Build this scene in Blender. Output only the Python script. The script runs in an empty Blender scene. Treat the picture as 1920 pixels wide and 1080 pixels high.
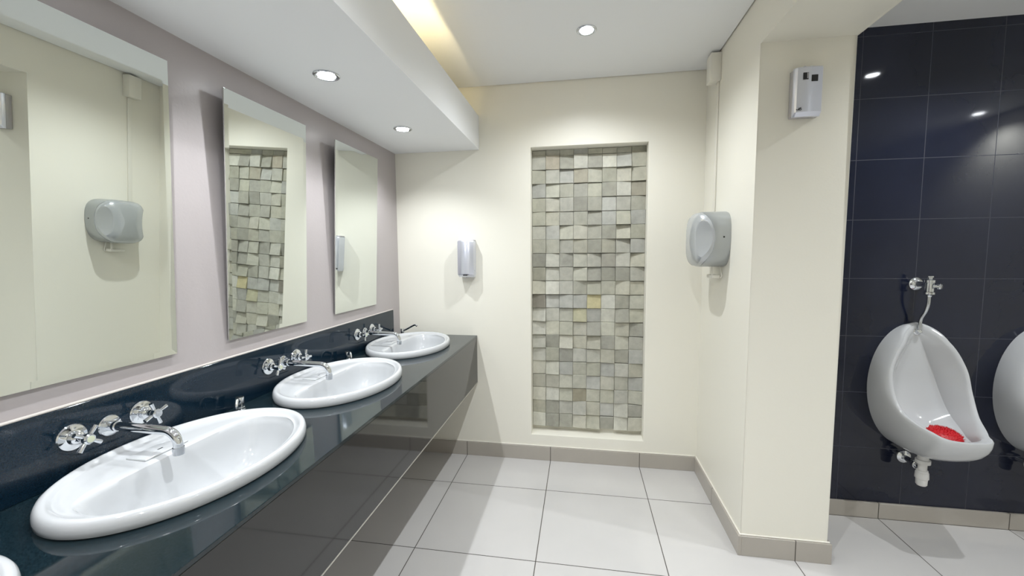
import bpy, bmesh, math, random
from mathutils import Vector, Matrix
random.seed(7)
PI = math.pi
SC = bpy.context.scene
COL = SC.collection

# ------------------------------------------------------------------ camera
cam_d = bpy.data.cameras.new('camera'); cam = bpy.data.objects.new('camera', cam_d); COL.objects.link(cam)
cam_d.sensor_fit = 'HORIZONTAL'; cam_d.sensor_width = 36.0
cam_d.lens = 779.37 / 1920 * 36.0
cam_d.clip_start = 0.02
YAW, PIT, ROLL = 0.1645, 0.0808, -0.0070
_f = Vector((-math.sin(YAW) * math.cos(PIT), math.cos(YAW) * math.cos(PIT), -math.sin(PIT)))
_r0 = Vector((math.cos(YAW), math.sin(YAW), 0)); _u0 = _r0.cross(_f)
_r = _r0 * math.cos(ROLL) + _u0 * math.sin(ROLL); _u = _u0 * math.cos(ROLL) - _r0 * math.sin(ROLL)
_m = Matrix((( _r.x, _u.x, -_f.x, 1.2964), (_r.y, _u.y, -_f.y, -2.8196), (_r.z, _u.z, -_f.z, 1.4425), (0, 0, 0, 1)))
cam.matrix_world = _m
SC.camera = cam

# ------------------------------------------------------------------ world, exposure
w = bpy.data.worlds.new('world'); SC.world = w; w.use_nodes = True
w.node_tree.nodes['Background'].inputs[0].default_value = (0.02, 0.02, 0.02, 1)
w.node_tree.nodes['Background'].inputs[1].default_value = 1.0
SC.view_settings.view_transform = 'Standard'; SC.view_settings.look = 'None'
SC.view_settings.gamma = 1.0; SC.view_settings.use_curve_mapping = False
SC.view_settings.exposure = -0.28

# ------------------------------------------------------------------ main dimensions (metres)
H = 2.566            # ceiling
XR = 2.060           # right wall face
XP = 2.435           # far face of the pier
YP = -0.778          # near face of the pier
YK = -0.367          # black tiled wall
HP = 2.352           # underside of the header beam
XC, ZC, ZA = 0.577, 0.874, 0.540   # counter front, counter top, apron bottom
XS, ZSB, ZST = 0.6085, 2.153, 2.3745  # bulkhead
XE, YE = 4.7, -4.3   # ends of the room
XJ, YJ = 0.4946, -0.3804   # floor joints
SOFFIT_Y = [-0.542, -1.257, -1.972, -2.687]
SOFFIT_X = 0.300
CEIL_L = [(1.317, -0.596), (1.317, -2.05), (1.317, -3.5)]
URI_L = [(3.12, -1.0), (4.5, -2.0), (3.12, -2.6)]
SOFFIT_W, CEIL_W, URI_W = 26.0, (64.0, 78.0, 54.0), 66.0
COOL = (0.93, 0.965, 1.0)

# ------------------------------------------------------------------ helpers
def lin(c):
    c = c / 255.0
    return c / 12.92 if c <= 0.04045 else ((c + 0.055) / 1.055) ** 2.4
def S(r, g, b): return (lin(r), lin(g), lin(b), 1.0)

def mat(name, col, rough=0.5, metal=0.0, spec=0.5, noise=0.0, nscale=40, bump=0.0, bscale=200, coat=0.0):
    m = bpy.data.materials.new(name); m.use_nodes = True
    nt = m.node_tree; b = nt.nodes['Principled BSDF']
    b.inputs['Base Color'].default_value = col
    b.inputs['Roughness'].default_value = rough
    b.inputs['Metallic'].default_value = metal
    b.inputs['Specular IOR Level'].default_value = spec
    b.inputs['Coat Weight'].default_value = coat
    b.inputs['Coat Roughness'].default_value = 0.04
    tc = nt.nodes.new('ShaderNodeTexCoord')
    if noise > 0:
        n = nt.nodes.new('ShaderNodeTexNoise'); n.inputs['Scale'].default_value = nscale; n.inputs['Detail'].default_value = 5
        nt.links.new(tc.outputs['Object'], n.inputs['Vector'])
        r = nt.nodes.new('ShaderNodeMapRange'); r.inputs[1].default_value = 0.3; r.inputs[2].default_value = 0.7
        r.inputs[3].default_value = 1 - noise; r.inputs[4].default_value = 1 + noise
        nt.links.new(n.outputs['Fac'], r.inputs[0])
        h = nt.nodes.new('ShaderNodeVectorMath'); h.operation = 'SCALE'
        h.inputs[0].default_value = col[:3]; nt.links.new(r.outputs[0], h.inputs['Scale'])
        nt.links.new(h.outputs[0], b.inputs['Base Color'])
    if bump > 0:
        n2 = nt.nodes.new('ShaderNodeTexNoise'); n2.inputs['Scale'].default_value = bscale; n2.inputs['Detail'].default_value = 3
        nt.links.new(tc.outputs['Object'], n2.inputs['Vector'])
        bp = nt.nodes.new('ShaderNodeBump'); bp.inputs['Strength'].default_value = bump; bp.inputs['Distance'].default_value = 0.002
        nt.links.new(n2.outputs['Fac'], bp.inputs['Height']); nt.links.new(bp.outputs[0], b.inputs['Normal'])
    return m

def tile_mat(name, col, grout, size, gap, off, axes, rough, spec=0.5, noise=0.03, nscale=3.0, grough=0.6):
    """square tiles with thin joints in two object axes ('X','Y','Z')"""
    m = bpy.data.materials.new(name); m.use_nodes = True
    nt = m.node_tree; L = nt.links; b = nt.nodes['Principled BSDF']
    b.inputs['Specular IOR Level'].default_value = spec
    tc = nt.nodes.new('ShaderNodeTexCoord'); sp = nt.nodes.new('ShaderNodeSeparateXYZ')
    L.new(tc.outputs['Object'], sp.inputs[0])
    def M(op, a, bv=None):
        n = nt.nodes.new('ShaderNodeMath'); n.operation = op
        if hasattr(a, 'links'): L.new(a, n.inputs[0])
        else: n.inputs[0].default_value = a
        if bv is not None:
            if hasattr(bv, 'links'): L.new(bv, n.inputs[1])
            else: n.inputs[1].default_value = bv
        return n.outputs[0]
    masks = []; cells = []
    for ax, s, o in zip(axes, size, off):
        t = M('DIVIDE', M('SUBTRACT', sp.outputs[ax], o), s)
        fr = M('FRACT', M('ADD', t, 0.5))
        d = M('MULTIPLY', M('ABSOLUTE', M('SUBTRACT', fr, 0.5)), s)
        masks.append(M('LESS_THAN', d, gap / 2)); cells.append(M('FLOOR', t))
    msk = M('MAXIMUM', masks[0], masks[1]) if len(masks) > 1 else masks[0]
    n = nt.nodes.new('ShaderNodeTexNoise'); n.inputs['Scale'].default_value = nscale; n.inputs['Detail'].default_value = 6
    L.new(tc.outputs['Object'], n.inputs['Vector'])
    r = nt.nodes.new('ShaderNodeMapRange'); r.inputs[1].default_value = 0.3; r.inputs[2].default_value = 0.7
    r.inputs[3].default_value = 1 - noise; r.inputs[4].default_value = 1 + noise; L.new(n.outputs['Fac'], r.inputs[0])
    h = nt.nodes.new('ShaderNodeVectorMath'); h.operation = 'SCALE'; h.inputs[0].default_value = col[:3]
    L.new(r.outputs[0], h.inputs['Scale'])
    mx = nt.nodes.new('ShaderNodeMix'); mx.data_type = 'RGBA'
    L.new(msk, mx.inputs['Factor']); L.new(h.outputs[0], mx.inputs[6]); mx.inputs[7].default_value = grout
    L.new(mx.outputs[2], b.inputs['Base Color'])
    rr = nt.nodes.new('ShaderNodeMapRange'); rr.inputs[3].default_value = rough; rr.inputs[4].default_value = grough
    L.new(msk, rr.inputs[0]); L.new(rr.outputs[0], b.inputs['Roughness'])
    bp = nt.nodes.new('ShaderNodeBump'); bp.inputs['Strength'].default_value = 0.3; bp.inputs['Distance'].default_value = 0.001
    bp.invert = True; L.new(msk, bp.inputs['Height']); L.new(bp.outputs[0], b.inputs['Normal'])
    return m

def emit(name, col, strength):
    m = bpy.data.materials.new(name); m.use_nodes = True
    b = m.node_tree.nodes['Principled BSDF']
    b.inputs['Base Color'].default_value = (0.8, 0.8, 0.8, 1)
    b.inputs['Emission Color'].default_value = (*col, 1); b.inputs['Emission Strength'].default_value = strength
    return m

M = {}
M['cream'] = mat('cream_paint', S(238, 235, 223), 0.42, spec=0.4, bump=0.10, bscale=120)
M['grey'] = mat('grey_paint', S(174, 167, 167), 0.34, spec=0.5, bump=0.18, bscale=90)
M['white'] = mat('white_ceiling_paint', S(240, 241, 242), 0.6, spec=0.3)
M['floor'] = tile_mat('floor_tile', S(200, 198, 196), S(72, 68, 62), (0.6, 0.6), 0.0042, (XJ, YJ), 'XY', 0.13, spec=0.5, noise=0.025)
M['skirtX'] = tile_mat('skirting_tile_x', S(178, 172, 163), S(72, 68, 62), (0.6,), 0.004, (XJ,), 'X', 0.25, noise=0.03)
M['skirtY'] = tile_mat('skirting_tile_y', S(178, 172, 163), S(72, 68, 62), (0.6,), 0.004, (YJ,), 'Y', 0.25, noise=0.03)
M['silicone'] = mat('silicone', S(236, 232, 222), 0.35)
M['sealant'] = mat('grey_sealant', S(196, 190, 184), 0.4)
M['black_tile'] = tile_mat('black_wall_tile', (0.0095, 0.0125, 0.027, 1), (0.040, 0.043, 0.060, 1), (0.305, 0.305), 0.003, (3.0, 0.998), 'XZ', 0.055, spec=0.5, noise=0.25, nscale=2)
M['granite'] = mat('black_granite', (0.007, 0.016, 0.021, 1), 0.055, spec=0.55, noise=0.5, nscale=260)
M['apron'] = mat('black_apron', (0.010, 0.0105, 0.011, 1), 0.05, spec=0.6, noise=0.3, nscale=200)
M['splash'] = mat('navy_black_granite', (0.005, 0.015, 0.027, 1), 0.06, spec=0.5, noise=0.2, nscale=260)
M['trim_metal'] = mat('aluminium_trim', S(190, 188, 180), 0.35, metal=0.6)
M['ceramic'] = mat('white_ceramic', S(198, 200, 202), 0.07, spec=0.5, coat=0.3)
M['chrome'] = mat('chrome', S(225, 228, 232), 0.06, metal=1.0)
M['chrome_soft'] = mat('chrome_soft', S(205, 208, 212), 0.16, metal=1.0)
M['dark'] = mat('dark_plastic', S(28, 28, 30), 0.35)
M['mirror'] = mat('mirror_glass', (0.80, 0.835, 0.805, 1), 0.0, metal=1.0)
M['mirror_back'] = mat('mirror_backing', S(70, 74, 74), 0.5)
M['stone'] = None
M['silver'] = mat('silver_paint', S(176, 180, 182), 0.30, metal=0.55)
M['silver_light'] = mat('silver_light_paint', S(196, 200, 203), 0.26, metal=0.5)
M['satin'] = mat('satin_steel', S(222, 225, 236), 0.28, metal=0.7)
M['satin2'] = mat('satin_plastic', S(196, 194, 198), 0.25, metal=0.45)
M['pvc'] = mat('white_pvc', S(236, 233, 222), 0.35)
M['plastic_white'] = mat('white_plastic', S(225, 224, 222), 0.3)
M['red'] = mat('red_bristle', S(196, 14, 30), 0.45)
M['lamp'] = emit('downlight_lamp', COOL, 60.0)
M['tube'] = emit('cove_tube', (1.0, 0.83, 0.46), 80.0)
M['yellow_dot'] = mat('yellow_marker', S(196, 200, 176), 0.4)

def stone():
    m = bpy.data.materials.new('split_stone'); m.use_nodes = True
    nt = m.node_tree; L = nt.links; b = nt.nodes['Principled BSDF']
    b.inputs['Roughness'].default_value = 0.75; b.inputs['Specular IOR Level'].default_value = 0.25
    at = nt.nodes.new('ShaderNodeAttribute'); at.attribute_name = 'stone_tone'
    tc = nt.nodes.new('ShaderNodeTexCoord')
    n = nt.nodes.new('ShaderNodeTexNoise'); n.inputs['Scale'].default_value = 22; n.inputs['Detail'].default_value = 8; n.inputs['Roughness'].default_value = 0.65
    L.new(tc.outputs['Object'], n.inputs['Vector'])
    r = nt.nodes.new('ShaderNodeMapRange'); r.inputs[1].default_value = 0.3; r.inputs[2].default_value = 0.7
    r.inputs[3].default_value = 0.84; r.inputs[4].default_value = 1.12; L.new(n.outputs['Fac'], r.inputs[0])
    h = nt.nodes.new('ShaderNodeVectorMath'); h.operation = 'SCALE'
    L.new(at.outputs['Color'], h.inputs[0]); L.new(r.outputs[0], h.inputs['Scale']); L.new(h.outputs[0], b.inputs['Base Color'])
    bp = nt.nodes.new('ShaderNodeBump'); bp.inputs['Strength'].default_value = 0.25; bp.inputs['Distance'].default_value = 0.003
    L.new(n.outputs['Fac'], bp.inputs['Height']); L.new(bp.outputs[0], b.inputs['Normal'])
    return m
M['stone'] = stone()

# ---- mesh helpers
def box(bm, x0, x1, y0, y1, z0, z1, bev=0.0, seg=2):
    vs = [bm.verts.new((x, y, z)) for z in (z0, z1) for y in (y0, y1) for x in (x0, x1)]
    F = [(0, 2, 3, 1), (4, 5, 7, 6), (0, 1, 5, 4), (2, 6, 7, 3), (0, 4, 6, 2), (1, 3, 7, 5)]
    fs = [bm.faces.new([vs[i] for i in f]) for f in F]
    if bev > 0:
        es = list({e for f in fs for e in f.edges})
        bmesh.ops.bevel(bm, geom=es, offset=bev, segments=seg, affect='EDGES', profile=0.5, clamp_overlap=True)

def loft(bm, loops, cap0=True, cap1=True, closed=True):
    vl = [[bm.verts.new(p) for p in l] for l in loops]
    n = len(vl[0])
    for a, b in zip(vl[:-1], vl[1:]):
        for i in range(n if closed else n - 1):
            j = (i + 1) % n
            bm.faces.new((a[i], a[j], b[j], b[i]))
    if cap0: bm.faces.new(list(reversed(vl[0])))
    if cap1: bm.faces.new(vl[-1])
    return vl

def lathe(bm, prof, org, axis='Z', n=32, cap0=True, cap1=True):
    """prof: (radius, height) along the axis; axis may be a vector"""
    ax = {'X': Vector((1, 0, 0)), 'Y': Vector((0, 1, 0)), 'Z': Vector((0, 0, 1))}.get(axis, axis) if isinstance(axis, str) else Vector(axis)
    ax = ax.normalized()
    t = Vector((0, 0, 1)) if abs(ax.z) < 0.9 else Vector((1, 0, 0))
    u = ax.cross(t).normalized(); v = ax.cross(u)
    org = Vector(org)
    loops = [[org + ax * h + (u * math.cos(2 * PI * k / n) + v * math.sin(2 * PI * k / n)) * max(r, 1e-4) for k in range(n)] for r, h in prof]
    loft(bm, loops, cap0, cap1)

def smooth_path(pts, n=24):
    P = [Vector(p) for p in pts]; out = []
    for i in range(len(P) - 1):
        p0, p1, p2, p3 = P[max(i - 1, 0)], P[i], P[i + 1], P[min(i + 2, len(P) - 1)]
        for k in range(n):
            f = k / n
            out.append(0.5 * (2 * p1 + (p2 - p0) * f + (2 * p0 - 5 * p1 + 4 * p2 - p3) * f * f + (3 * p1 - p0 - 3 * p2 + p3) * f ** 3))
    out.append(P[-1]); return out

def tube(bm, pts, r, n=16):
    P = [Vector(p) for p in pts]; loops = []; prev = None
    for i, p in enumerate(P):
        d = (P[min(i + 1, len(P) - 1)] - P[max(i - 1, 0)]).normalized()
        if prev is None:
            t = Vector((0, 0, 1)) if abs(d.z) < 0.9 else Vector((0, 1, 0))
            u = d.cross(t).normalized()
        else:
            u = (prev - d * prev.dot(d)).normalized()
        prev = u; v = d.cross(u)
        rr = r[i] if isinstance(r, (list, tuple)) else r
        loops.append([p + (u * math.cos(2 * PI * k / n) + v * math.sin(2 * PI * k / n)) * rr for k in range(n)])
    loft(bm, loops)

def obj(name, bm, m, parent=None, smooth=False, angle=35):
    bmesh.ops.recalc_face_normals(bm, faces=bm.faces)
    me = bpy.data.meshes.new(name); bm.to_mesh(me); bm.free()
    me.materials.append(m)
    if smooth:
        me.polygons.foreach_set('use_smooth', [True] * len(me.polygons))
        try: me.set_sharp_from_angle(angle=math.radians(angle))
        except Exception: pass
    o = bpy.data.objects.new(name, me); COL.objects.link(o)
    if parent: o.parent = parent
    return o
def BM(): return bmesh.new()
def tag(o, label, cat, group=None):
    o['label'] = label; o['category'] = cat
    if group: o['group'] = group
    return o
def thing(name, loc, label, cat, group=None):
    o = bpy.data.objects.new(name, None); COL.objects.link(o); o.location = loc; o.empty_display_size = 0.05
    return tag(o, label, cat, group)
def struct(name, bm, m, smooth=False):
    o = obj(name, bm, m, None, smooth); o['kind'] = 'structure'; return o
def copy_tree(src, loc=None, parent=None, label=None):
    c = src.copy(); COL.objects.link(c); c.parent = parent
    if loc is not None: c.location = loc
    if label: c['label'] = label
    for ch in list(src.children): copy_tree(ch, None, c)
    return c
def bevel_where(bm, test, off, seg=3):
    es = [e for e in bm.edges if test(e.verts[0].co, e.verts[1].co)]
    bmesh.ops.bevel(bm, geom=es, offset=off, segments=seg, affect='EDGES', profile=0.5)

# ------------------------------------------------------------------ room shell
GAP = 0.006
b = BM(); box(b, -0.15, XE + 0.15, YE - 0.15, 0.25, -0.10, 0.0); struct('floor', b, M['floor'])
b = BM(); box(b, GAP, XR - GAP, YE, -GAP, H, H + 0.05)
box(b, XP, XE, YE, YK, H, H + 0.05); struct('ceiling', b, M['white'])
b = BM(); box(b, -0.15, 0.0, YE - 0.15, 0.25, 0.0, H + 0.12); struct('wall_left', b, M['grey'])
# back wall with the recess for the stone panel
NX0, NX1, NZ0, NZ1, ND = 0.960, 1.718, 0.180, 2.152, 0.115
b = BM()
O = [(0, 0, 0), (XR, 0, 0), (XR, 0, H + 0.12), (0, 0, H + 0.12)]
I = [(NX0, 0, NZ0), (NX1, 0, NZ0), (NX1, 0, NZ1), (NX0, 0, NZ1)]
ov = [b.verts.new(p) for p in O]; iv = [b.verts.new(p) for p in I]; jv = [b.verts.new((p[0], ND, p[2])) for p in I]
wv = [b.verts.new((p[0], 0.25, p[2])) for p in O]
for k in range(4):
    j = (k + 1) % 4
    b.faces.new((ov[k], ov[j], iv[j], iv[k])); b.faces.new((iv[k], iv[j], jv[j], jv[k])); b.faces.new((ov[j], ov[k], wv[k], wv[j]))
b.faces.new(jv); b.faces.new(list(reversed(wv)))
ins = lambda v: NX0 - 1e-4 <= v.x <= NX1 + 1e-4 and NZ0 - 1e-4 <= v.z <= NZ1 + 1e-4 and abs(v.y) < 1e-5
bevel_where(b, lambda p, q: ins(p) and ins(q), 0.005)
struct('wall_back', b, M['cream'], True)
# right wall: pier, header beam over the opening, wall on the near side
YO = -2.55
b = BM()
poly = [(0.25, 0), (0.25, H + 0.12), (YE, H + 0.12), (YE, 0), (YO, 0), (YO, HP), (YP, HP), (YP, 0)]
loft(b, [[Vector((XR, y, z)) for y, z in poly], [Vector((XP, y, z)) for y, z in poly]])
edge_yz = lambda v: (abs(v.y - YP) < 1e-4 and v.z <= HP + 1e-4) or (abs(v.y - YO) < 1e-4 and v.z <= HP + 1e-4)
def open_edge(p, q):
    if abs(p.x - q.x) > 1e-5: return False
    if max(p.z, q.z) > HP + 1e-4: return False
    return (abs(p.y - YP) < 1e-4 or abs(p.y - YO) < 1e-4) and (abs(q.y - YP) < 1e-4 or abs(q.y - YO) < 1e-4) and (abs(p.z - q.z) > 0.1 or p.z > 1)
bevel_where(b, open_edge, 0.006)
struct('wall_right', b, M['cream'], True)
b = BM(); box(b, XP, XE, YK, 0.25, 0, H + 0.12); struct('wall_urinal', b, M['black_tile'])
b = BM(); box(b, XE, XE + 0.15, YE - 0.15, 0.25, 0, H + 0.12); struct('wall_far_right', b, M['cream'])
b = BM(); box(b, 0, XE, YE - 0.15, YE, 0, H + 0.12); struct('wall_front', b, M['cream'])

# bulkhead over the basins: tray with open top and fascia
b = BM(); box(b, 0, XS, YE, -0.001, ZSB, ZSB + 0.012); box(b, XS - 0.018, XS, YE, -0.001, ZSB + 0.012, ZST)
struct('trim_1', b, M['white'])

# skirting tiles with a silicone bead on top
SK, ST = 0.098, 0.013
b = BM(); box(b, 0.0, XR, -ST, 0, 0, SK, 0.0012, 1); struct('baseboard_back', b, M['skirtX'])
b = BM(); box(b, XR - ST - 0.002, XR, YP - ST, -ST, 0, SK, 0.0012, 1); struct('baseboard_right', b, M['skirtY'])
b = BM(); box(b, XR, XP + ST, YP - ST, YP, 0, SK, 0.0012, 1); struct('baseboard_pier', b, M['skirtX'])
b = BM(); box(b, XP, XP + ST, YP, YK - ST, 0, SK, 0.0012, 1); struct('baseboard_return', b, M['skirtY'])
b = BM(); box(b, XP + ST, XE, YK - ST, YK, 0, SK - 0.012, 0.0012, 1); struct('baseboard_urinal', b, M['skirtX'])
b = BM()
box(b, 0, XR - ST, -0.008, 0, SK, SK + 0.007, 0.003); box(b, XR - 0.009, XR, YP, -0.008, SK, SK + 0.007, 0.003)
box(b, XR - 0.009, XP + 0.007, YP - 0.008, YP, SK, SK + 0.007, 0.003)
struct('trim_2', b, M['silicone'])

# ------------------------------------------------------------------ stone mosaic in the recess
b = BM(); tones = []
cw = (NX1 - NX0) / 8; rh = 0.0950
rng = random.Random(21)
pal = [(174, 173, 160), (167, 166, 154), (181, 180, 169), (160, 159, 149), (171, 169, 155), (169, 169, 162), (177, 176, 166), (155, 154, 143), (179, 177, 164), (165, 164, 150)]
z = NZ1 - 0.018; row = 0
special = {(11, 4): (172, 165, 132), (11, 0): (128, 124, 114), (18, 3): (146, 141, 124), (2, 3): (152, 148, 134), (1, 1): (158, 152, 138), (8, 5): (146, 144, 134), (12, 3): (172, 169, 144), (3, 7): (152, 148, 134)}
rows = []
zt = NZ1
rows.append((NZ1, NZ1 - 0.040)); zt = NZ1 - 0.040
while zt > NZ0 + 0.05:
    zb = max(zt - rh, NZ0 + 0.004); rows.append((zt, zb)); zt = zb
lay = b.faces.layers.int.new('tone_id')
for r, (z1, z0) in enumerate(rows):
    for c in range(8):
        g = 0.0008
        x0 = NX0 + c * cw + g + (0.001 if c == 0 else 0); x1 = NX0 + (c + 1) * cw - g
        zz0, zz1 = z0 + g, z1 - g + rng.uniform(-0.003, 0.0012)
        base = 0.088 - rng.uniform(0, 0.010)
        tv = rng.choice([1, 0.7, 0.3, -0.6, 0.1]) * rng.uniform(0.004, 0.013); th = rng.choice([1, -1]) * rng.uniform(0.0, 0.008)
        if r == 0: base, tv, th = 0.094, 0.0, rng.uniform(-0.003, 0.003)
        # depth of the four front corners (smaller y = nearer the room)
        def dep(sx, sz): return max(0.060, base + tv * sz + th * sx)
        fr = [(x0, dep(-1, -1), zz0), (x1, dep(1, -1), zz0), (x1, dep(1, 1), zz1), (x0, dep(-1, 1), zz1)]
        e = 0.0022
        fi = [(x0 + e, fr[0][1] - 0.0012, zz0 + e), (x1 - e, fr[1][1] - 0.0012, zz0 + e), (x1 - e, fr[2][1] - 0.0012, zz1 - e), (x0 + e, fr[3][1] - 0.0012, zz1 - e)]
        bk = [(p[0], ND - 0.001, p[2]) for p in fr]
        a = [b.verts.new(p) for p in bk]; f2 = [b.verts.new(p) for p in fr]; f3 = [b.verts.new(p) for p in fi]
        fs = [b.faces.new(f3), b.faces.new(list(reversed(a)))]
        for k in range(4):
            j = (k + 1) % 4
            fs.append(b.faces.new((a[k], a[j], f2[j], f2[k]))); fs.append(b.faces.new((f2[k], f2[j], f3[j], f3[k])))
        t = special.get((r, c)) or rng.choice(pal); v = rng.uniform(1.0, 1.13)
        tones.append(S(*[min(255, q * v) for q in t]))
        for f in fs: f[lay] = len(tones) - 1
mo = obj('mosaic_panel', b, M['stone'])
tag(mo, 'tall panel of beige and grey split-stone squares recessed in the back wall', 'mosaic')
me = mo.data; ids = [d.value for d in me.attributes['tone_id'].data]
ca = me.color_attributes.new('stone_tone', 'FLOAT_COLOR', 'CORNER')
for p in me.polygons:
    for li in p.loop_indices: ca.data[li].color = tones[ids[p.index]]

# ------------------------------------------------------------------ vanity counter with basin cut-outs
BY = [-1.866, -1.1458, -0.4119, -2.590]     # basin centres along the wall
BCX, BA, BB = 0.250, 0.3245, 0.238
vc = thing('vanity_counter', (0, YE + 0.9, 0), 'long floating black granite counter carrying the row of white basins along the mirror wall', 'counter')
CY0 = YE + 0.9; CL = -CY0
b = BM(); box(b, 0.001, XC, 0.0, CL - 0.001, ZC - 0.012, ZC, 0.0012, 1)
top = obj('worktop', b, M['granite'], vc)
for cy in BY:
    k = BM(); n = 64
    lp = lambda zz: [Vector((BCX + 0.005 + BB * 0.90 * math.cos(2 * PI * i / n), cy - CY0 + BA * 0.90 * math.sin(2 * PI * i / n), zz)) for i in range(n)]
    loft(k, [lp(ZC - 0.1), lp(ZC + 0.1)]); bmesh.ops.recalc_face_normals(k, faces=k.faces)
    cme = bpy.data.meshes.new('cutter'); k.to_mesh(cme); k.free()
    co = bpy.data.objects.new('cutter', cme); COL.objects.link(co); co.location = vc.location
    md = top.modifiers.new('cut', 'BOOLEAN'); md.operation = 'DIFFERENCE'; md.object = co; md.solver = 'EXACT'
    bpy.context.view_layer.update()
    ev = top.evaluated_get(bpy.context.evaluated_depsgraph_get())
    nm = bpy.data.meshes.new_from_object(ev); top.modifiers.clear(); old = top.data; top.data = nm
    bpy.data.objects.remove(co); bpy.data.meshes.remove(cme); bpy.data.meshes.remove(old)
top.data.name = 'worktop'
if not top.data.materials: top.data.materials.append(M['granite'])
b = BM(); box(b, XC - 0.018, XC - 0.001, 0.0, CL - 0.001, ZA, ZC - 0.0125, 0.001, 1); obj('apron', b, M['apron'], vc)
b = BM(); box(b, XC - 0.018, XC - 0.0005, 0.0, CL - 0.001, ZA - 0.006, ZA); obj('edge_trim', b, M['trim_metal'], vc)
b = BM()
b.free()
for yy in (0.02, 1.075, 1.80, CL - 0.10):
    b = BM(); box(b, 0.001, XC - 0.02, yy, yy + 0.04, ZA + 0.10, ZC - 0.0125); obj('bracket', b, M['dark'], vc)

b = BM(); box(b, 0.0005, 0.012, CY0, -0.125, ZC + 0.0005, 1.063, 0.001, 1)
tag(obj('backsplash', b, M['splash']), 'glossy navy-black granite backsplash strip behind the taps', 'backsplash')
b = BM(); box(b, 0.0005, 0.011, CY0, -0.125, 1.0632, 1.0700, 0.003)
struct('trim_3', b, M['sealant'])

# ------------------------------------------------------------------ basins
def basin(cy, label):
    t = thing('basin', (BCX, cy, ZC), label, 'basin', 'white oval basins on the black counter')
    n = 128; ang = [2 * PI * i / n for i in range(n)]
    def ell(s, zz, dx=0.0): return [Vector((BB * s * math.cos(a) + dx, BA * s * math.sin(a), zz)) for a in ang]
    def bowl(s, zz):
        # inner bowl: smaller oval pushed to the front, flattened on the tap side
        out = []
        for a in ang:
            x = 0.176 * math.cos(a); y = 0.272 * math.sin(a)
            lim = 0.105
            if x < 0: x = -lim * math.tanh(1.45 * -x / lim)
            out.append(Vector((x * s + 0.030, y * s, zz)))
        return out
    def mix(A, B, f, zz): return [Vector((p.x * (1 - f) + q.x * f, p.y * (1 - f) + q.y * f, zz)) for p, q in zip(A, B)]
    e6, bw = ell(0.87, 0), bowl(1.0, 0)
    L = [ell(0.90, -0.002), ell(0.985, 0.0005), ell(1.0, 0.004), ell(1.003, 0.016), ell(0.998, 0.026), ell(0.984, 0.034), ell(0.963, 0.0375), ell(0.942, 0.0370), ell(0.922, 0.0335),
         ell(0.905, 0.0285), ell(0.892, 0.0265), mix(e6, bw, 0.35, 0.0255), mix(e6, bw, 0.75, 0.0245), mix(e6, bw, 0.93, 0.0235),
         bowl(1.0, 0.0205), bowl(0.975, 0.012), bowl(0.955, 0.0), bowl(0.93, -0.025), bowl(0.885, -0.06), bowl(0.80, -0.095), bowl(0.64, -0.122), bowl(0.42, -0.136), bowl(0.2, -0.141), bowl(0.09, -0.143)]
    b = BM(); loft(b, L, False, True)
    # outer shell below the counter
    sh = [ell(0.90, -0.002), [p + Vector((0, 0, -0.012)) for p in ell(0.88, -0.002)], [Vector((p.x * 1.0, p.y, -0.07)) for p in bowl(1.02, 0)], [Vector((p.x, p.y, -0.125)) for p in bowl(0.8, 0)], [Vector((p.x, p.y, -0.158)) for p in bowl(0.4, 0)]]
    loft(b, sh, False, True)
    bmesh.ops.remove_doubles(b, verts=b.verts, dist=1e-5)
    obj('bowl', b, M['ceramic'], t, True, 50)
    # raised block on the tap ledge
    b = BM(); box(b, -0.158, -0.094, -0.062, 0.062, 0.0235, 0.0300, 0.003, 3); obj('tap_ledge', b, M['ceramic'], t, True)
    b = BM(); box(b, -0.122, -0.118, -0.007, 0.007, 0.0300, 0.0304); obj('overflow_slot', b, M['dark'], t)
    b = BM(); lathe(b, [(0.024, -0.1425), (0.024, -0.139), (0.019, -0.137), (0.016, -0.139), (0.001, -0.139)], (0.030, 0, 0)); obj('drain', b, M['chrome'], t, True)
    return t
basin(BY[0], 'large foreground white oval basin set in the black counter under the nearest tap set')
basin(BY[1], 'middle white oval basin on the black counter below the second mirror')
basin(BY[2], 'farthest white oval basin on the counter beside the back wall')
basin(BY[3], 'white oval basin cut off by the bottom left corner of the photo')

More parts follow.
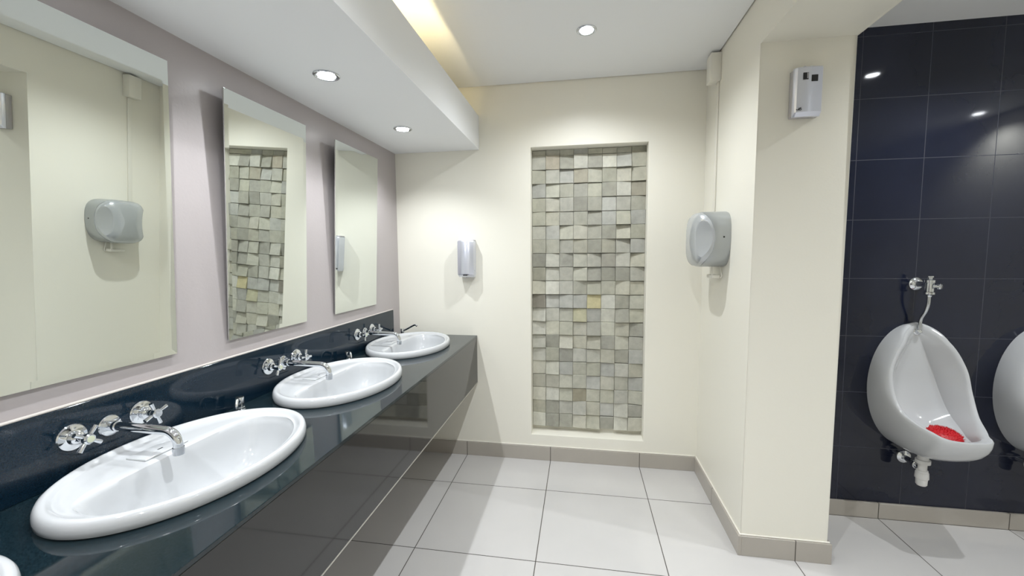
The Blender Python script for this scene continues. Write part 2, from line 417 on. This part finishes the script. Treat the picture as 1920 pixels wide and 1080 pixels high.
# ------------------------------------------------------------------ wall taps
def tap(cy, label, rots):
    t = thing('basin_tap', (0.012, cy, 0.979), label, 'tap', 'chrome wall taps over the basins')
    b = BM(); lathe(b, [(0.029, 0.0), (0.029, 0.003), (0.027, 0.0055), (0.016, 0.007)], (0, 0, 0), 'X', 40); obj('spout_flange', b, M['chrome'], t, True)
    b = BM()
    lathe(b, [(0.0145, 0.004), (0.0145, 0.030), (0.0125, 0.032)], (0, 0, 0), 'X', 28)
    path = [(0.028, 0, 0.000), (0.10, 0, -0.001), (0.184, 0, -0.003)] 
    path += [(0.184 + 0.036 * math.sin(a), 0, -0.003 - 0.036 * (1 - math.cos(a))) for a in [PI / 2 * k / 8 for k in range(1, 9)]]
    path += [(0.220, 0, -0.048)]
    tube(b, path, 0.0118, 24); obj('spout', b, M['chrome'], t, True)
    b = BM(); lathe(b, [(0.0135, 0.0), (0.0138, -0.004), (0.0132, -0.020), (0.0112, -0.021), (0.0105, -0.016)], (0.220, 0, -0.046), 'Z', 28); obj('aerator', b, M['chrome_soft'], t, True)
    for s, rot in zip((-1, 1), rots):
        y = 0.086 * s; zo = 0.004
        b = BM()
        lathe(b, [(0.034, 0.0), (0.034, 0.0025), (0.032, 0.005), (0.020, 0.0065), (0.0165, 0.009), (0.016, 0.022), (0.013, 0.025), (0.0095, 0.027), (0.0095, 0.044)], (0, y, zo), 'X', 40)
        v = obj('valve', b, M['chrome'], t, True)
        b = BM()
        lathe(b, [(0.0085, 0.040), (0.0125, 0.044), (0.0135, 0.050), (0.0135, 0.058), (0.011, 0.0615)], (0, y, zo), 'X', 28)
        for q in range(4):
            a = rot + q * PI / 2
            d = Vector((0, math.cos(a), math.sin(a)))
            o0 = Vector((0.051, y, zo))
            tube(b, [o0 + d * 0.008, o0 + d * 0.030, o0 + d * 0.0345 + Vector((0.0, 0, 0))], [0.0042, 0.0056, 0.0056], 12)
        h = obj('cross_handle', b, M['chrome'], v, True)
        b = BM(); lathe(b, [(0.0085, 0.0612), (0.0085, 0.0622), (0.0, 0.0626)], (0, y, zo), 'X', 24); obj('index_cap', b, M['yellow_dot'] if s < 0 else M['chrome_soft'], v, True)
    return t
tap(-1.902, 'chrome wall tap with two cross handles over the large foreground basin', (0.95, 0.35))
tap(-1.222, 'chrome wall tap with two cross handles over the middle basin', (1.15, 1.45))
tap(-0.522, 'chrome wall tap with two cross handles over the farthest basin', (1.5, 1.55))

# ------------------------------------------------------------------ pump soap taps on the counter
def pump(x, y, az, label, long=False):
    t = thing('soap_pump', (x, y, ZC), label, 'soap dispenser', 'chrome soap pumps on the black counter'); t.rotation_euler.z = az
    b = BM(); lathe(b, [(0.019, 0.0), (0.019, 0.004), (0.0165, 0.006), (0.0165, 0.012), (0.0150, 0.014), (0.0150, 0.047), (0.0140, 0.050), (0.001, 0.051)], (0, 0, 0)); obj('body', b, M['chrome'], t, True)
    b = BM()
    if long: pts = smooth_path([(0.010, 0, 0.036), (0.05, 0, 0.054), (0.10, 0, 0.079), (0.118, 0, 0.083), (0.128, 0, 0.076)], 8)
    else: pts = smooth_path([(0.010, 0, 0.036), (0.030, 0, 0.048), (0.046, 0, 0.050), (0.056, 0, 0.038), (0.058, 0, 0.024)], 8)
    tube(b, pts, [0.0065] * (len(pts) - 9) + [0.0062] * 9, 14); obj('spout', b, M['chrome'], t, True)
    return t
pump(0.053, -1.505, -1.0, 'chrome soap pump on the counter between the foreground and middle basins')
pump(0.053, -0.780, -0.75, 'chrome soap pump on the counter between the middle and farthest basins')
pump(0.050, -0.072, -0.28, 'chrome soap pump with raised spout in the corner beyond the farthest basin', True)

# ------------------------------------------------------------------ mirrors, leaning forward from the wall
def mirror(y0, y1, label):
    zb, zt, dt, db = 1.131, 2.036, 0.052, 0.0115
    hgt = math.hypot(zt - zb, dt - db); lean = math.atan2(dt - db, zt - zb); wd = y1 - y0
    t = thing('mirror', (db, (y0 + y1) / 2, zb), label, 'mirror', 'tall mirrors on the grey wall'); t.rotation_euler.y = lean
    b = BM(); bv, dr = 0.018, 0.0006
    def rect(i, x): return [Vector((x, -wd / 2 + i, i)), Vector((x, wd / 2 - i, i)), Vector((x, wd / 2 - i, hgt - i)), Vector((x, -wd / 2 + i, hgt - i))]
    loft(b, [rect(0, -0.005), rect(0, -dr), rect(bv, 0.0)], False, True)
    obj('glass', b, M['mirror'], t)
    b = BM(); box(b, -0.0068, -0.0051, -wd / 2 + 0.001, wd / 2 - 0.001, 0.001, hgt - 0.001); obj('backing', b, M['mirror_back'], t)
    b = BM(); box(b, -0.040, -0.0069, -wd / 2 + 0.09, wd / 2 - 0.09, hgt - 0.16, hgt - 0.10); obj('mounting_block', b, M['mirror_back'], t)
    return t
mirror(-2.135, -1.692, 'tall frameless mirror nearest the camera, reflecting the hand dryer')
mirror(-1.490, -1.045, 'middle tall frameless mirror, reflecting the stone mosaic')
mirror(-0.812, -0.362, 'farthest tall frameless mirror beside the back wall')

# ------------------------------------------------------------------ downlights
def spot(name, loc, watts, size, blend, rad=0.011, col=COOL):
    l = bpy.data.lights.new(name, 'SPOT'); l.energy = watts; l.spot_size = math.radians(size); l.spot_blend = blend
    l.shadow_soft_size = rad; l.color = col
    o = bpy.data.objects.new(name, l); COL.objects.link(o); o.location = loc
    return o
def downlight_proto():
    t = thing('downlight', (0, 0, 0), '', 'downlight')
    b = BM(); lathe(b, [(0.0505, 0.0), (0.0505, -0.003), (0.047, -0.0058), (0.0405, -0.0045), (0.0395, 0.0)], (0, 0, 0), 'Z', 40, False, False); obj('trim_ring', b, M['chrome_soft'], t, True)
    b = BM(); lathe(b, [(0.0395, -0.0005), (0.036, -0.0042), (0.033, -0.0024)], (0, 0, 0), 'Z', 40, False, False); obj('reflector', b, M['chrome'], t, True)
    b = BM(); lathe(b, [(0.0340, -0.0030), (0.0335, -0.0046), (0.020, -0.0062), (0.0005, -0.0068)], (0, 0, 0), 'Z', 32); obj('lamp_face', b, M['lamp'], t, True)
    return t
dl = downlight_proto(); first = True
def place_dl(x, y, z, label, group, watts, size, blend):
    global first
    o = dl if first else copy_tree(dl)
    first = False
    o.location = (x, y, z); o['label'] = label; o['group'] = group
    spot('downlight_beam', (x, y, z - 0.018), watts, size, blend)
sl = ['round recessed downlight in the bulkhead nearest the back wall', 'round recessed downlight in the bulkhead above the middle mirror',
      'round recessed downlight in the bulkhead above the nearest mirror', 'round recessed downlight in the bulkhead behind the nearest mirror, out of frame']
for yy, lb in zip(SOFFIT_Y, sl): place_dl(SOFFIT_X, yy, ZSB, lb, 'downlights in the bulkhead', SOFFIT_W, 138, 0.65)
cl = ['round recessed downlight in the main white ceiling in front of the mosaic', 'round recessed downlight in the main ceiling above the camera', 'round recessed downlight in the main ceiling behind the camera']
for (x, yy), lb, wt in zip(CEIL_L, cl, CEIL_W): place_dl(x, yy, H, lb, 'downlights in the main ceiling', wt, 150, 0.95)
ul = ['round recessed downlight over the first urinal', 'round recessed downlight at the far side of the urinal room', 'round recessed downlight over the urinal room entrance']
for (x, yy), lb in zip(URI_L, ul): place_dl(x, yy, H, lb, 'downlights over the urinals', URI_W, 140, 0.8)

# warm cove tube lying in the bulkhead tray
t = thing('cove_light', (0.555, -2.2, ZSB + 0.012), 'warm cove tube light hidden behind the bulkhead fascia', 'light')
b = BM(); box(b, -0.018, 0.018, -1.45, 1.45, 0.0, 0.035, 0.003); obj('housing', b, M['plastic_white'], t)
b = BM(); lathe(b, [(0.011, -1.42), (0.011, 1.42)], (0, 0, 0.052), 'Y', 16); obj('tube', b, M['tube'], t, True)
for s in (-1, 1):
    b = BM(); box(b, -0.012, 0.012, s * 1.425 - 0.012, s * 1.425 + 0.012, 0.033, 0.066); obj('end_holder', b, M['plastic_white'], t)

# ------------------------------------------------------------------ hand dryer on the right wall
t = thing('hand_dryer', (XR, -0.357, 1.367), 'silver grey domed hand dryer on the cream right wall', 'hand dryer')
def outline(a, W2=0.152, Hh=0.298):
    # rounded body outline, wider at the top; returns (y, z) relative to centre
    c, s = math.cos(a), math.sin(a); e = 2 / 3.6
    y = math.copysign(abs(c) ** e, c) * W2; zz = math.copysign(abs(s) ** e, s) * Hh / 2
    y *= 1.0 - 0.13 * max(0, -zz / (Hh / 2)) ** 1.3
    return y, zz
n = 96
def dl_loop(sc, d): 
    o = []
    for i in range(n):
        y, zz = outline(2 * PI * i / n); o.append(Vector((-d, y * sc, zz * sc + 0.149)))
    return o
def seam(i):
    y, zz = outline(2 * PI * i / n); u, v = abs(y) / 0.152, zz / 0.149
    k = max(0, min(1, (u - 0.55) / 0.40)); k = k * k * (3 - 2 * k)
    return 0.124 - 0.046 * k * (1 - min(1, v * v))
def dl_seam(sc, dd): return [Vector((-(seam(i) + dd), outline(2 * PI * i / n)[0] * sc, outline(2 * PI * i / n)[1] * sc + 0.149)) for i in range(n)]
b = BM(); loft(b, [dl_loop(0.985, 0.0), dl_loop(1.0, 0.006), dl_loop(1.0, 0.060), dl_seam(1.0, -0.006), dl_seam(0.994, -0.001), dl_seam(0.975, 0.001)], True, True); obj('casing', b, M['silver'], t, True, 40)
def front_depth(y, zz, ds):
    u, v = abs(y) / 0.152, zz / 0.149
    rho2 = min(1.0, (u ** 3 + abs(v) ** 3) ** (2 / 3))
    dome = ds + (0.178 - ds) * (1 - rho2) ** 0.42
    u1 = 0.54 + 0.22 * v * v; crest = 0.176 - 0.022 * v * v
    fac = crest if u < u1 else crest - (u - u1) * (crest - ds) / max(0.02, 1 - u1)
    return max(ds, min(dome, fac))
b = BM(); R = 44; rings = []
for k in range(R):
    sc = 0.980 * (1 - k / R); ring = []
    for i in range(n):
        y, zz = outline(2 * PI * i / n); y *= sc; zz *= sc
        d = seam(i) - 0.001 if k == 0 else front_depth(y, zz, seam(i))
        ring.append(Vector((-d, y, zz + 0.149)))
    rings.append(ring)
loft(b, rings, False, True); obj('front_cover', b, M['silver_light'], t, True, 18)
b = BM(); lathe(b, [(0.0045, 0.0), (0.0045, 0.003), (0.0, 0.0032)], (-0.035, -0.1495, 0.158), (0, -1, 0), 16); obj('lock', b, M['dark'], t, True)
b = BM(); box(b, -0.055, -0.047, -0.03, -0.022, -0.045, 0.004); box(b, -0.055, -0.012, -0.034, 0.060, -0.064, -0.045, 0.003)
tube(b, smooth_path([(-0.010, -0.03, 0.004), (-0.008, -0.034, -0.03), (-0.004, -0.036, -0.052), (-0.012, -0.036, -0.062)], 8), 0.004, 10)
obj('cable_clip', b, M['pvc'], t, True)

# ------------------------------------------------------------------ cable trunking in the corner
t = thing('cable_trunking', (XR, -0.222, 1.62), 'white cable trunking with a junction box running down the corner above the hand dryer', 'trunking')
b = BM(); box(b, -0.056, -0.0005, -0.042, 0.042, 0.785, 0.932, 0.0015); obj('junction_box', b, M['pvc'], t, True)
b = BM(); box(b, -0.009, -0.0005, -0.014, 0.014, 0.040, 0.785, 0.002); obj('channel', b, M['pvc'], t, True)

# ------------------------------------------------------------------ soap dispenser on the back wall
t = thing('wall_soap_dispenser', (0.522, 0.0, 1.300), 'satin silver curved soap dispenser on the back wall between counter and mosaic', 'soap dispenser')
b = BM()
def front_curve(w2, d0, d1, k=14): return [(-w2 + 2 * w2 * i / k, -(d0 + (d1 - d0) * (1 - ((i / k - 0.5) * 2) ** 2))) for i in range(k + 1)]
def sd_loop(w2, d0, d1, zz): return [Vector((x, y, zz)) for x, y in front_curve(w2, d0, d1)] + [Vector((w2 * 0.97, -0.0005, zz)), Vector((-w2 * 0.97, -0.0005, zz))]
loft(b, [sd_loop(0.050, 0.050, 0.062, -0.012), sd_loop(0.0545, 0.072, 0.090, 0.003), sd_loop(0.056, 0.076, 0.096, 0.012), sd_loop(0.056, 0.076, 0.096, 0.226), sd_loop(0.054, 0.072, 0.091, 0.236), sd_loop(0.050, 0.066, 0.084, 0.238)])
obj('cover', b, M['satin'], t, True, 30)
b = BM(); box(b, -0.052, 0.052, -0.060, -0.0005, 0.2385, 0.2445, 0.002); obj('top_cap', b, M['satin2'], t)
b = BM(); box(b, -0.014, 0.016, -0.0985, -0.089, 0.0, 0.007, 0.002); obj('sensor', b, M['dark'], t)
b = BM(); lathe(b, [(0.006, 0.0), (0.006, 0.003), (0.0, 0.0034)], (0.0555, -0.055, 0.032), 'X', 16); obj('lock', b, M['chrome'], t, True)
b = BM(); lathe(b, [(0.012, 0.0), (0.010, -0.007), (0.005, -0.008)], (0, -0.03, -0.010), 'Z', 16); obj('nozzle', b, M['satin2'], t, True)

# ------------------------------------------------------------------ air freshener box on the pier
t = thing('air_freshener', (2.238, YP, 2.022), 'silver air freshener box with two dark square windows on the cream pier', 'air freshener')
b = BM(); box(b, -0.055, 0.055, -0.030, -0.0005, -0.002, 0.194, 0.003); obj('back_box', b, M['satin2'], t, True)
def af_loop(w2, d, zz): return [Vector((-w2, -0.0305, zz)), Vector((-w2 * 0.93, -d + 0.006, zz)), Vector((-w2 * 0.84, -d, zz)), Vector((-w2 * 0.3, -d - 0.004, zz)), Vector((w2 * 0.3, -d - 0.004, zz)), Vector((w2 * 0.90, -d, zz)), Vector((w2 * 0.97, -d + 0.006, zz)), Vector((w2, -0.0305, zz))]
b = BM(); loft(b, [af_loop(0.055, 0.038, -0.004), af_loop(0.055, 0.052, 0.012), af_loop(0.055, 0.052, 0.192), af_loop(0.054, 0.048, 0.197)]); obj('front_cover', b, M['satin'], t, True, 20)
b = BM(); box(b, -0.026, -0.006, -0.0575, -0.050, 0.143, 0.171); win = obj('window', b, M['dark'], t)
b = BM(); box(b, -0.012, -0.0075, -0.0580, -0.0574, 0.147, 0.169); obj('indicator', b, M['satin2'], win)
b = BM(); box(b, 0.006, 0.030, -0.0575, -0.050, 0.134, 0.160); obj('window', b, M['dark'], t)
b = BM()
for xx in (-0.014, 0.012): lathe(b, [(0.006, 0.0), (0.006, 0.008), (0.003, 0.010)], (xx, -0.036, 0.195), 'Z', 16)
box(b, -0.010, 0.010, -0.041, -0.031, 0.1955, 0.200); obj('latch', b, M['chrome'], t, True)
b = BM()
yy = -0.0560
for path in ([(-0.046, 0.022), (-0.040, 0.020), (-0.034, 0.024), (-0.029, 0.031)], [(-0.040, 0.020), (-0.036, 0.029), (-0.030, 0.026)], [(-0.038, 0.021), (-0.030, 0.019), (-0.026, 0.023)], [(-0.035, 0.024), (-0.027, 0.026)], [(-0.048, 0.023), (-0.045, 0.0225)]):
    tube(b, [Vector((x, yy + 0.0010, zz)) for x, zz in path], 0.0013, 8)
obj('printed_logo', b, M['dark'], t)

# ------------------------------------------------------------------ urinals
UX = 3.003
def cr(v, s):
    K = len(v) - 1; tt = max(0.0, min(0.999999, s)) * K; i = int(tt); f = tt - i
    p0, p1, p2, p3 = v[max(i - 1, 0)], v[i], v[i + 1], v[min(i + 2, K)]
    return 0.5 * (2 * p1 + (p2 - p0) * f + (2 * p0 - 5 * p1 + 4 * p2 - p3) * f * f + (3 * p1 - p0 - 3 * p2 + p3) * f ** 3)
RW = [0, .102, .166, .178, .163, .112, 0]
RD = [.030, .087, .113, .142, .203, .319, .425]
RZ = [1.076, 1.0, .874, .753, .658, .608, .592]
NS = 40
SS = [(i / NS) for i in range(NS + 1)]
def full(fn):
    r = [fn(s) for s in SS]
    return [Vector(p) for p in r] + [Vector((-p[0], p[1], p[2])) for p in reversed(r[1:-1])]
def sst(a, b_, x):
    x = max(0, min(1, (x - a) / (b_ - a))); return x * x * (3 - 2 * x)
def rim(s, inset=0.0):
    w_, d, zz = max(0, cr(RW, s)), cr(RD, s), cr(RZ, s)
    if s > 5 / 6: # round tip of the lip
        f = (s - 5 / 6) * 6; w_ = .112 * max(0, 1 - f ** 2.2) ** 0.55; d = .319 + .054 * math.sin(f * PI / 2); zz = .608 - .016 * f
    if s < 1 / 6:
        f = 1 - s * 6; w_ = .102 * max(0, 1 - f ** 1.35) ** 0.8
    return w_, d, zz
def rimv(s, ins, dd, dz):
    w_, d, zz = rim(s)
    k = sst(0.55, 1.0, s)
    cz = 0.80
    zn = zz - ins * (1 if zz > cz else 0) * (1 - sst(0, 0.5, s)) * 1.2
    return (max(0, w_ - ins * min(1, w_ / 0.05)), -(d + dd - ins * k), zn + dz)
def wallo(s): return (0.195 * math.sin(PI * s) ** 1.0, -0.001, 0.742 + 0.330 * math.cos(PI * s))
def ctrl(s):
    w_, d, zz = rim(s)
    k = sst(0.45, 1.0, s)
    wx = max(w_, 0.195 * math.sin(PI * s)) * 1.04
    return (wx * (1 - 0.25 * k) + w_ * 0.25 * k, -(d * 0.72 + 0.10 * k), zz - (0.165 * k) + 0.012 * (1 - k))
def bez(s, tt):
    A, C, B = wallo(s), ctrl(s), rimv(s, 0, 0, -0.006)
    return tuple((1 - tt) ** 2 * a + 2 * tt * (1 - tt) * c + tt * tt * q for a, c, q in zip(A, C, B))
VW = [0, .030, .072, .104, .117, .092, 0]
VD = [.030, .028, .030, .044, .098, .232, .340]
VZ = [1.03, .965, .86, .74, .635, .565, .548]
def crease(s):
    w_, d, zz = max(0, cr(VW, s)), cr(VD, s), cr(VZ, s)
    if s > 5 / 6:
        f = (s - 5 / 6) * 6; w_ = .092 * math.sqrt(max(0, 1 - f ** 2.2)); d = .232 + .10 * math.sin(f * PI / 2)
    return (w_, -d, zz)
def spine(s): return (0, -cr([.030, .030, .030, .040, .090, .200, .355], s), cr([1.03, .95, .85, .73, .59, .535, .548], s))
def lerp(p, q, f): return tuple(a * (1 - f) + c * f for a, c in zip(p, q))
def urinal(ux, label, parts_labels=None):
    t = thing('urinal', (ux, YK, 0), label, 'urinal', 'white bowl urinals on the black wall')
    b = BM()
    L = [full(wallo)] + [full(lambda s, q=q: bez(s, q)) for q in (0.1, 0.2, 0.32, 0.45, 0.58, 0.70, 0.82, 0.92, 1.0)]
    L += [full(lambda s: rimv(s, 0.004, 0.003, 0.0)), full(lambda s: rimv(s, 0.012, 0.004, 0.002)), full(lambda s: rimv(s, 0.020, 0.001, -0.001)), full(lambda s: rimv(s, 0.025, -0.008, -0.006))]
    base = lambda s: rimv(s, 0.025, -0.008, -0.006)
    L += [full(lambda s, q=q: tuple(lerp(base(s), crease(s), q))) for q in (0.3, 0.6, 0.85, 1.0)]
    L += [full(lambda s, q=q: tuple(lerp(crease(s), spine(s), q))) for q in (0.12, 0.4, 0.7, 1.0)]
    loft(b, L, True, False)
    bmesh.ops.remove_doubles(b, verts=b.verts, dist=2e-4)
    obj('bowl', b, M['ceramic'], t, True, 45)
    # spreader under the flush pipe
    b = BM(); lathe(b, [(0.021, 0.0), (0.021, 0.006), (0.014, 0.009), (0.011, 0.020), (0.007, 0.024)], (0, -0.028, 1.036), (0, -1, 0), 24); obj('spreader', b, M['chrome'], t, True)
    # waste: nut, bottle trap, chrome arm to the wall
    b = BM(); lathe(b, [(0.022, 0.458), (0.022, 0.40), (0.030, 0.398), (0.030, 0.380), (0.018, 0.376), (0.018, 0.345), (0.023, 0.342), (0.023, 0.334), (0.026, 0.332), (0.0275, 0.308), (0.0275, 0.302), (0.0235, 0.298), (0.0225, 0.270), (0.018, 0.264), (0.002, 0.262)], (0, -0.125, 0), 'Z', 28); obj('bottle_trap', b, M['plastic_white'], t, True)
    b = BM(); lathe(b, [(0.014, 0.002), (0.014, 0.115)], (0, 0, 0.352), (0, -1, 0), 20); lathe(b, [(0.034, 0.0008), (0.033, 0.004), (0.020, 0.012), (0.015, 0.014)], (0, 0, 0.352), (0, -1, 0), 28)
    lathe(b, [(0.021, 0.072), (0.022, 0.076), (0.022, 0.092), (0.019, 0.096)], (0, 0, 0.352), (0, -1, 0), 24); obj('waste_pipe', b, M['chrome'], t, True)
    return t
def flush_valve(ux, label):
    t = thing('flush_valve', (ux, YK, 1.277), label, 'flush valve', 'chrome flush valves above the urinals')
    b = BM(); lathe(b, [(0.033, 0.0008), (0.033, 0.004), (0.024, 0.014), (0.015, 0.017), (0.013, 0.020), (0.013, 0.078)], (0, 0, 0), (0, -1, 0), 32); obj('wall_flange', b, M['chrome'], t, True)
    b = BM(); lathe(b, [(0.012, -0.036), (0.017, -0.034), (0.017, 0.010), (0.020, 0.012), (0.020, 0.024), (0.015, 0.028), (0.009, 0.030), (0.009, 0.036), (0.013, 0.038), (0.013, 0.044), (0.006, 0.047)], (0, -0.088, 0), 'Z', 28); obj('body', b, M['chrome'], t, True)
    b = BM(); lathe(b, [(0.008, 0.0), (0.008, 0.016), (0.014, 0.018), (0.015, 0.026), (0.012, 0.030), (0.002, 0.031)], (0.008, -0.100, -0.006), (0.5, -0.85, 0), 24); obj('push_knob', b, M['chrome'], t, True)
    b = BM(); lathe(b, [(0.021, -0.036), (0.022, -0.040), (0.022, -0.046), (0.012, -0.052), (0.009, -0.060)], (0, -0.088, 0), 'Z', 24); obj('union_nut', b, M['chrome'], t, True)
    b = BM(); pts = smooth_path([(0, -0.088, -0.052), (0, -0.087, -0.095), (0, -0.074, -0.135), (0, -0.050, -0.175), (0, -0.044, -0.215), (0, -0.042, -0.238)], 8)
    tube(b, pts, 0.0075, 16); obj('flush_pipe', b, M['chrome_soft'], t, True)
    return t
DU = 0.572
urinal(UX, 'white ceramic bowl urinal on the black wall with a red mat inside')
urinal(UX + DU, 'second white urinal cut off by the right edge of the photo')
flush_valve(UX, 'chrome flush valve and pipe above the urinal nearest the pier')
flush_valve(UX + DU, 'chrome flush valve above the second urinal, out of frame to the right')
# red bristle mat in the first bowl
b = BM(); rg = random.Random(5)
mc = Vector((UX, YK - 0.235, 0.575))
nrm = Vector((0, -0.25, 1)).normalized(); ux_ = Vector((1, 0, 0)); uy_ = nrm.cross(ux_)
lathe(b, [(0.062, -0.014), (0.066, -0.004), (0.058, 0.010), (0.040, 0.020), (0.018, 0.025), (0.001, 0.026)], mc, nrm, 28)
for k in range(420):
    r_, a = 0.064 * math.sqrt(rg.random()), rg.uniform(0, 2 * PI)
    p = mc + ux_ * r_ * math.cos(a) + uy_ * r_ * math.sin(a) + nrm * (0.026 * (1 - (r_ / 0.07) ** 2) - 0.002)
    d = (nrm + (ux_ * math.cos(a) + uy_ * math.sin(a)) * (r_ / 0.07) * 0.7 + Vector((rg.uniform(-.15, .15), rg.uniform(-.15, .15), 0))).normalized()
    q = d.cross(Vector((1, 0.3, 0.1))).normalized() * 0.0016; q2 = d.cross(q)
    v0 = [b.verts.new(p + q), b.verts.new(p - q * 0.5 + q2 * 0.8), b.verts.new(p - q * 0.5 - q2 * 0.8)]; v1 = b.verts.new(p + d * 0.009)
    for i in range(3): b.faces.new((v0[i], v0[(i + 1) % 3], v1))
tag(obj('urinal_mat', b, M['red']), 'red bristled mat lying inside the bowl of the first urinal', 'urinal mat')
